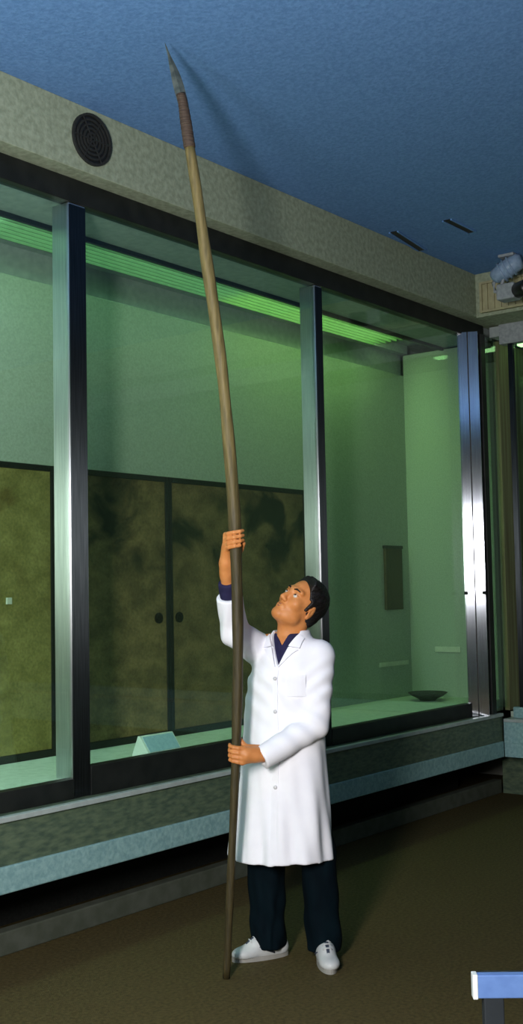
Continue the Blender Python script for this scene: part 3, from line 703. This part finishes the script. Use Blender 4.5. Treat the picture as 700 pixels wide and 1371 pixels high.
# navy shirt seen at the neck and at the raised cuff
S = Field(AX(-0.34, 0.20, 0.005), AX(-0.26, 0.22, 0.005), AX(1.10, 1.70, 0.005))
S.loft([(1.12, 0, 0.05, 0.140, 0.110), (1.26, 0, 0.045, 0.148, 0.112), (1.34, 0, 0.05, 0.125, 0.090), (1.385, 0.002, 0.054, 0.085, 0.078), (1.432, 0.006, 0.055, 0.071, 0.070)], 0.01, -TURN)
sl, X, Y, Z = S.sub((-1, -1, 0), (1, 1, 3))
# open collar notch
t_ = X*FWD[0] + (Y-0.05)*FWD[1]; s_ = X*LFT[0] + (Y-0.05)*LFT[1]
S.F[...] = np.maximum(S.F, np.minimum(t_ - 0.03, 0.030 + (Z-1.432)*0.55 - np.abs(s_)).astype(np.float32))
link_field('shirt', S, 'navy', man, 1)
fa = WR_R - EL_R
tube('shirt_cuff', [EL_R + fa*t for t in (0.50, 0.60, 0.72, 0.86, 0.885, 0.88)], [0.036, 0.040, 0.042, 0.041, 0.038, 0.030], 'navy', man, 24)

# lab coat
def coat_field(folds=True, arms=True):
    C = Field(AX(-0.37, 0.27, 0.0052), AX(-0.26, 0.30, 0.0052), AX(0.40, 1.67, 0.0056))
    C.loft([(0.40, -0.064, 0.070, 0.240, 0.176), (0.62, -0.050, 0.066, 0.218, 0.160), (0.80, -0.038, 0.062, 0.198, 0.146), (0.95, -0.034, 0.060, 0.188, 0.138), (1.10, -0.028, 0.056, 0.184, 0.134),
            (1.24, -0.016, 0.050, 0.174, 0.130), (1.32, 0.0, 0.050, 0.152, 0.112), (1.38, 0.002, 0.052, 0.120, 0.092), (1.425, 0.006, 0.056, 0.088, 0.082), (1.445, 0.010, 0.058, 0.080, 0.078)], 0.0, -TURN, 2.25)
    if arms:
        up = np.array([0, 0, 0.01])
        C.chain([SH_L - up*1.5, EL_L + up], [0.074, 0.062], 0.03)
        C.chain([EL_L + up, EL_L - up*1.2, WR_L + (WR_L - EL_L)*0.10 - up], [0.062, 0.060, 0.050], 0.008)
        fa = WR_R - EL_R
        C.chain([SH_R - up, EL_R, EL_R + fa*0.66], [0.074, 0.058, 0.058], 0.03)
    sl, X, Y, Z = C.sub((-9, -9, -9), (9, 9, 9))
    if folds:
        a = np.arctan2(Y - 0.06, X + 0.03)
        sk = np.clip((1.02 - Z)/0.5, 0, 1)
        C.F += (0.0075*sk*np.sin(a*8 + 1.3*np.sin(Z*5)) + 0.004*sk*np.sin(a*15 + Z*9)).astype(np.float32)
        wr = 0.0045*np.sin((Z*0.75 + X*0.66)*75 + Y*30)*np.exp(-((X-0.05)**2 + (Z-1.08)**2)/0.018)
        wr += 0.004*np.sin((Z - X*0.8)*85 + Y*40)*np.exp(-((X-0.12)**2 + (Z-1.22)**2)/0.010)
        wr += 0.004*np.sin((Z*0.5 - X)*95 + Y*40)*np.exp(-((X+0.24)**2 + (Z-1.46)**2)/0.010)
        wr += 0.0035*np.sin((Z + X*0.9)*70)*np.exp(-((X+0.13)**2 + (Z-1.20)**2)/0.020)
        C.F += wr.astype(np.float32)
    return C, X, Y, Z
C, X, Y, Z = coat_field()
inner = C.F + 0.011
F = C.F
hem = 0.452 + 0.006*np.sin(X*14 + 1)
F = np.maximum(F, hem - Z)
F = np.maximum(F, -np.maximum(inner, Z - 0.86))                                   # hollow skirt
# V opening and neck hole
s_ = X*LFT[0] + (Y-0.05)*LFT[1]; t_ = X*FWD[0] + (Y-0.05)*FWD[1]
vee = np.maximum(np.abs(s_ - 0.004) - np.clip((Z - 1.290)*0.46, -0.02, 0.068), 0.02 - t_)
F = np.maximum(F, -np.maximum(vee, -(Z - 1.20)))
neck = np.sqrt((X - 0.008)**2 + (Y - 0.056)**2) - 0.070
F = np.maximum(F, -np.maximum(neck, 1.34 - Z))
# cuffs: cut square and hollow
for (E, W, tc) in ((EL_L, WR_L, 1.06), (EL_R, WR_R, 0.64)):
    ax = (W - E); Ln = np.linalg.norm(ax); ax = ax/Ln; s0 = Ln*tc
    s_c = (X-E[0])*ax[0] + (Y-E[1])*ax[1] + (Z-E[2])*ax[2]
    rad = np.sqrt(np.maximum((X-E[0])**2 + (Y-E[1])**2 + (Z-E[2])**2 - s_c**2, 0))
    F = np.where((rad < 0.095) & (s_c > s0 - 0.05), np.maximum(F, s_c - s0), F)
    F = np.maximum(F, -np.maximum(rad - 0.033, s0 - 0.03 - s_c) + np.where(s_c > s0 + 0.1, -1, 0))
C.F[...] = F.astype(np.float32)
coat = link_field('lab_coat', C, 'coat', man, 2)
bpy.context.view_layer.update()

# lapels, pocket, placket and buttons follow the coat surface
from mathutils.bvhtree import BVHTree
Cs, _, _, _ = coat_field(False, False)
Vs, Qs = Cs.mesh(); tree = BVHTree.FromPolygons([tuple(v) for v in Vs], [tuple(q) for q in Qs])
def on_coat(s, z, off=0.004):
    o = np.array([0, 0.05, z]) + LFT*s + FWD*0.6
    h = tree.ray_cast(Vector(o), Vector(-FWD))
    p, n = (h[0], h[1]) if h[0] else (Vector(o - FWD*0.48), Vector(FWD))
    if n.dot(Vector(FWD)) < 0: n = -n
    return p + n*off
def patch(name, poly, m, off=0.005, thick=0.004, nu=8, nv=8, parent=coat):
    """bilinear patch poly = 4 corners (s, z) in order"""
    bm = bmesh.new(); g = []
    for i in range(nu + 1):
        row = []
        for j in range(nv + 1):
            u, v = i/nu, j/nv
            s = (1-u)*(1-v)*poly[0][0] + u*(1-v)*poly[1][0] + u*v*poly[2][0] + (1-u)*v*poly[3][0]
            z = (1-u)*(1-v)*poly[0][1] + u*(1-v)*poly[1][1] + u*v*poly[2][1] + (1-u)*v*poly[3][1]
            row.append((bm.verts.new(on_coat(s, z, off + thick)), bm.verts.new(on_coat(s, z, off - 0.012))))
        g.append(row)
    for i in range(nu):
        for j in range(nv):
            bm.faces.new([g[i][j][0], g[i+1][j][0], g[i+1][j+1][0], g[i][j+1][0]]); bm.faces.new([g[i][j][1], g[i][j+1][1], g[i+1][j+1][1], g[i+1][j][1]])
    for i in range(nu):
        for j in (0, nv): bm.faces.new([g[i][j][0], g[i+1][j][0], g[i+1][j][1], g[i][j][1]])
    for j in range(nv):
        for i in (0, nu): bm.faces.new([g[i][j][0], g[i][j+1][0], g[i][j+1][1], g[i][j][1]])
    return link_bm(name, bm, m, parent, False)
for sg in (-1, 1):
    patch('lapel', [(sg*0.006 + 0.004, 1.285), (sg*0.062 + 0.004, 1.345), (sg*0.082 + 0.004, 1.360), (sg*0.040 + 0.004, 1.372)], 'coat', 0.004, 0.005)
    patch('collar', [(sg*0.040 + 0.004, 1.376), (sg*0.085 + 0.004, 1.366), (sg*0.088 + 0.004, 1.405), (sg*0.066 + 0.004, 1.425)], 'coat', 0.005, 0.006, 6, 6)
patch('chest_pocket', [(0.055, 1.165), (0.125, 1.165), (0.125, 1.255), (0.055, 1.255)], 'coat', 0.006, 0.002, 5, 6)
patch('placket', [(-0.016, 0.475), (0.016, 0.475), (0.014, 1.288), (-0.008, 1.288)], 'coat', 0.003, 0.002, 2, 30)
for z in (1.24, 1.10, 0.78):
    p = on_coat(0.004, z, 0.007); q = on_coat(0.004, z, 0.012)
    tube('button', [p, q], [0.0085, 0.0075], 'button', coat, 14)

# ------------------------------------------------------------------ the spear, base on the floor
sp0 = thing('spear', 'very long old wooden spear with iron head held upright by the man', 'spear', MAN, R(38.0) - math.pi/2)
zs = np.concatenate([np.arange(0.002, 3.50, 0.045), [3.50]])
bm = bmesh.new(); random.seed(5)
pts = [spear_at(z) for z in zs]
# smooth the polyline
P = np.array(pts)
for _ in range(6): P[1:-1] = 0.25*P[:-2] + 0.5*P[1:-1] + 0.25*P[2:]
bm_tube(bm, P, [spear_r(z)*(1 + 0.05*math.sin(z*7) + 0.04*math.sin(z*17 + 1)) for z in zs], 18)
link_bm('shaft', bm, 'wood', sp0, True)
zb = np.arange(3.49, 3.72, 0.012)
bm = bmesh.new(); bm_tube(bm, [spear_at(z) for z in zb], [spear_r(z) + 0.0015 + 0.0012*(i % 2) - 0.004*max(0, (z-3.6)/0.1) for i, z in enumerate(zb)], 18); link_bm('binding', bm, 'binding', sp0, True)
# iron blade: socketed, diamond section
zl = np.linspace(3.66, 3.9366, 16); bm = bmesh.new(); rg = []
for i, z in enumerate(zl):
    t = (z - 3.66)/(3.9366 - 3.66); wd = 0.020*(1 - t)**0.8 + 0.008*math.sin(math.pi*min(1, t*1.25)) + 0.0006; th = 0.010*(1 - t)**0.9 + 0.0006
    c = Vector(spear_at(z)); rg.append([bm.verts.new(c + Vector(v)) for v in ((-wd, 0, 0), (0, -th, 0), (wd, 0, 0), (0, th, 0))])
for a, b in zip(rg, rg[1:]):
    for k in range(4): bm.faces.new((a[k], a[(k+1) % 4], b[(k+1) % 4], b[k]))
bm.faces.new(rg[0]); bm.faces.new(rg[-1])
bl = link_bm('blade', bm, 'blade', sp0)
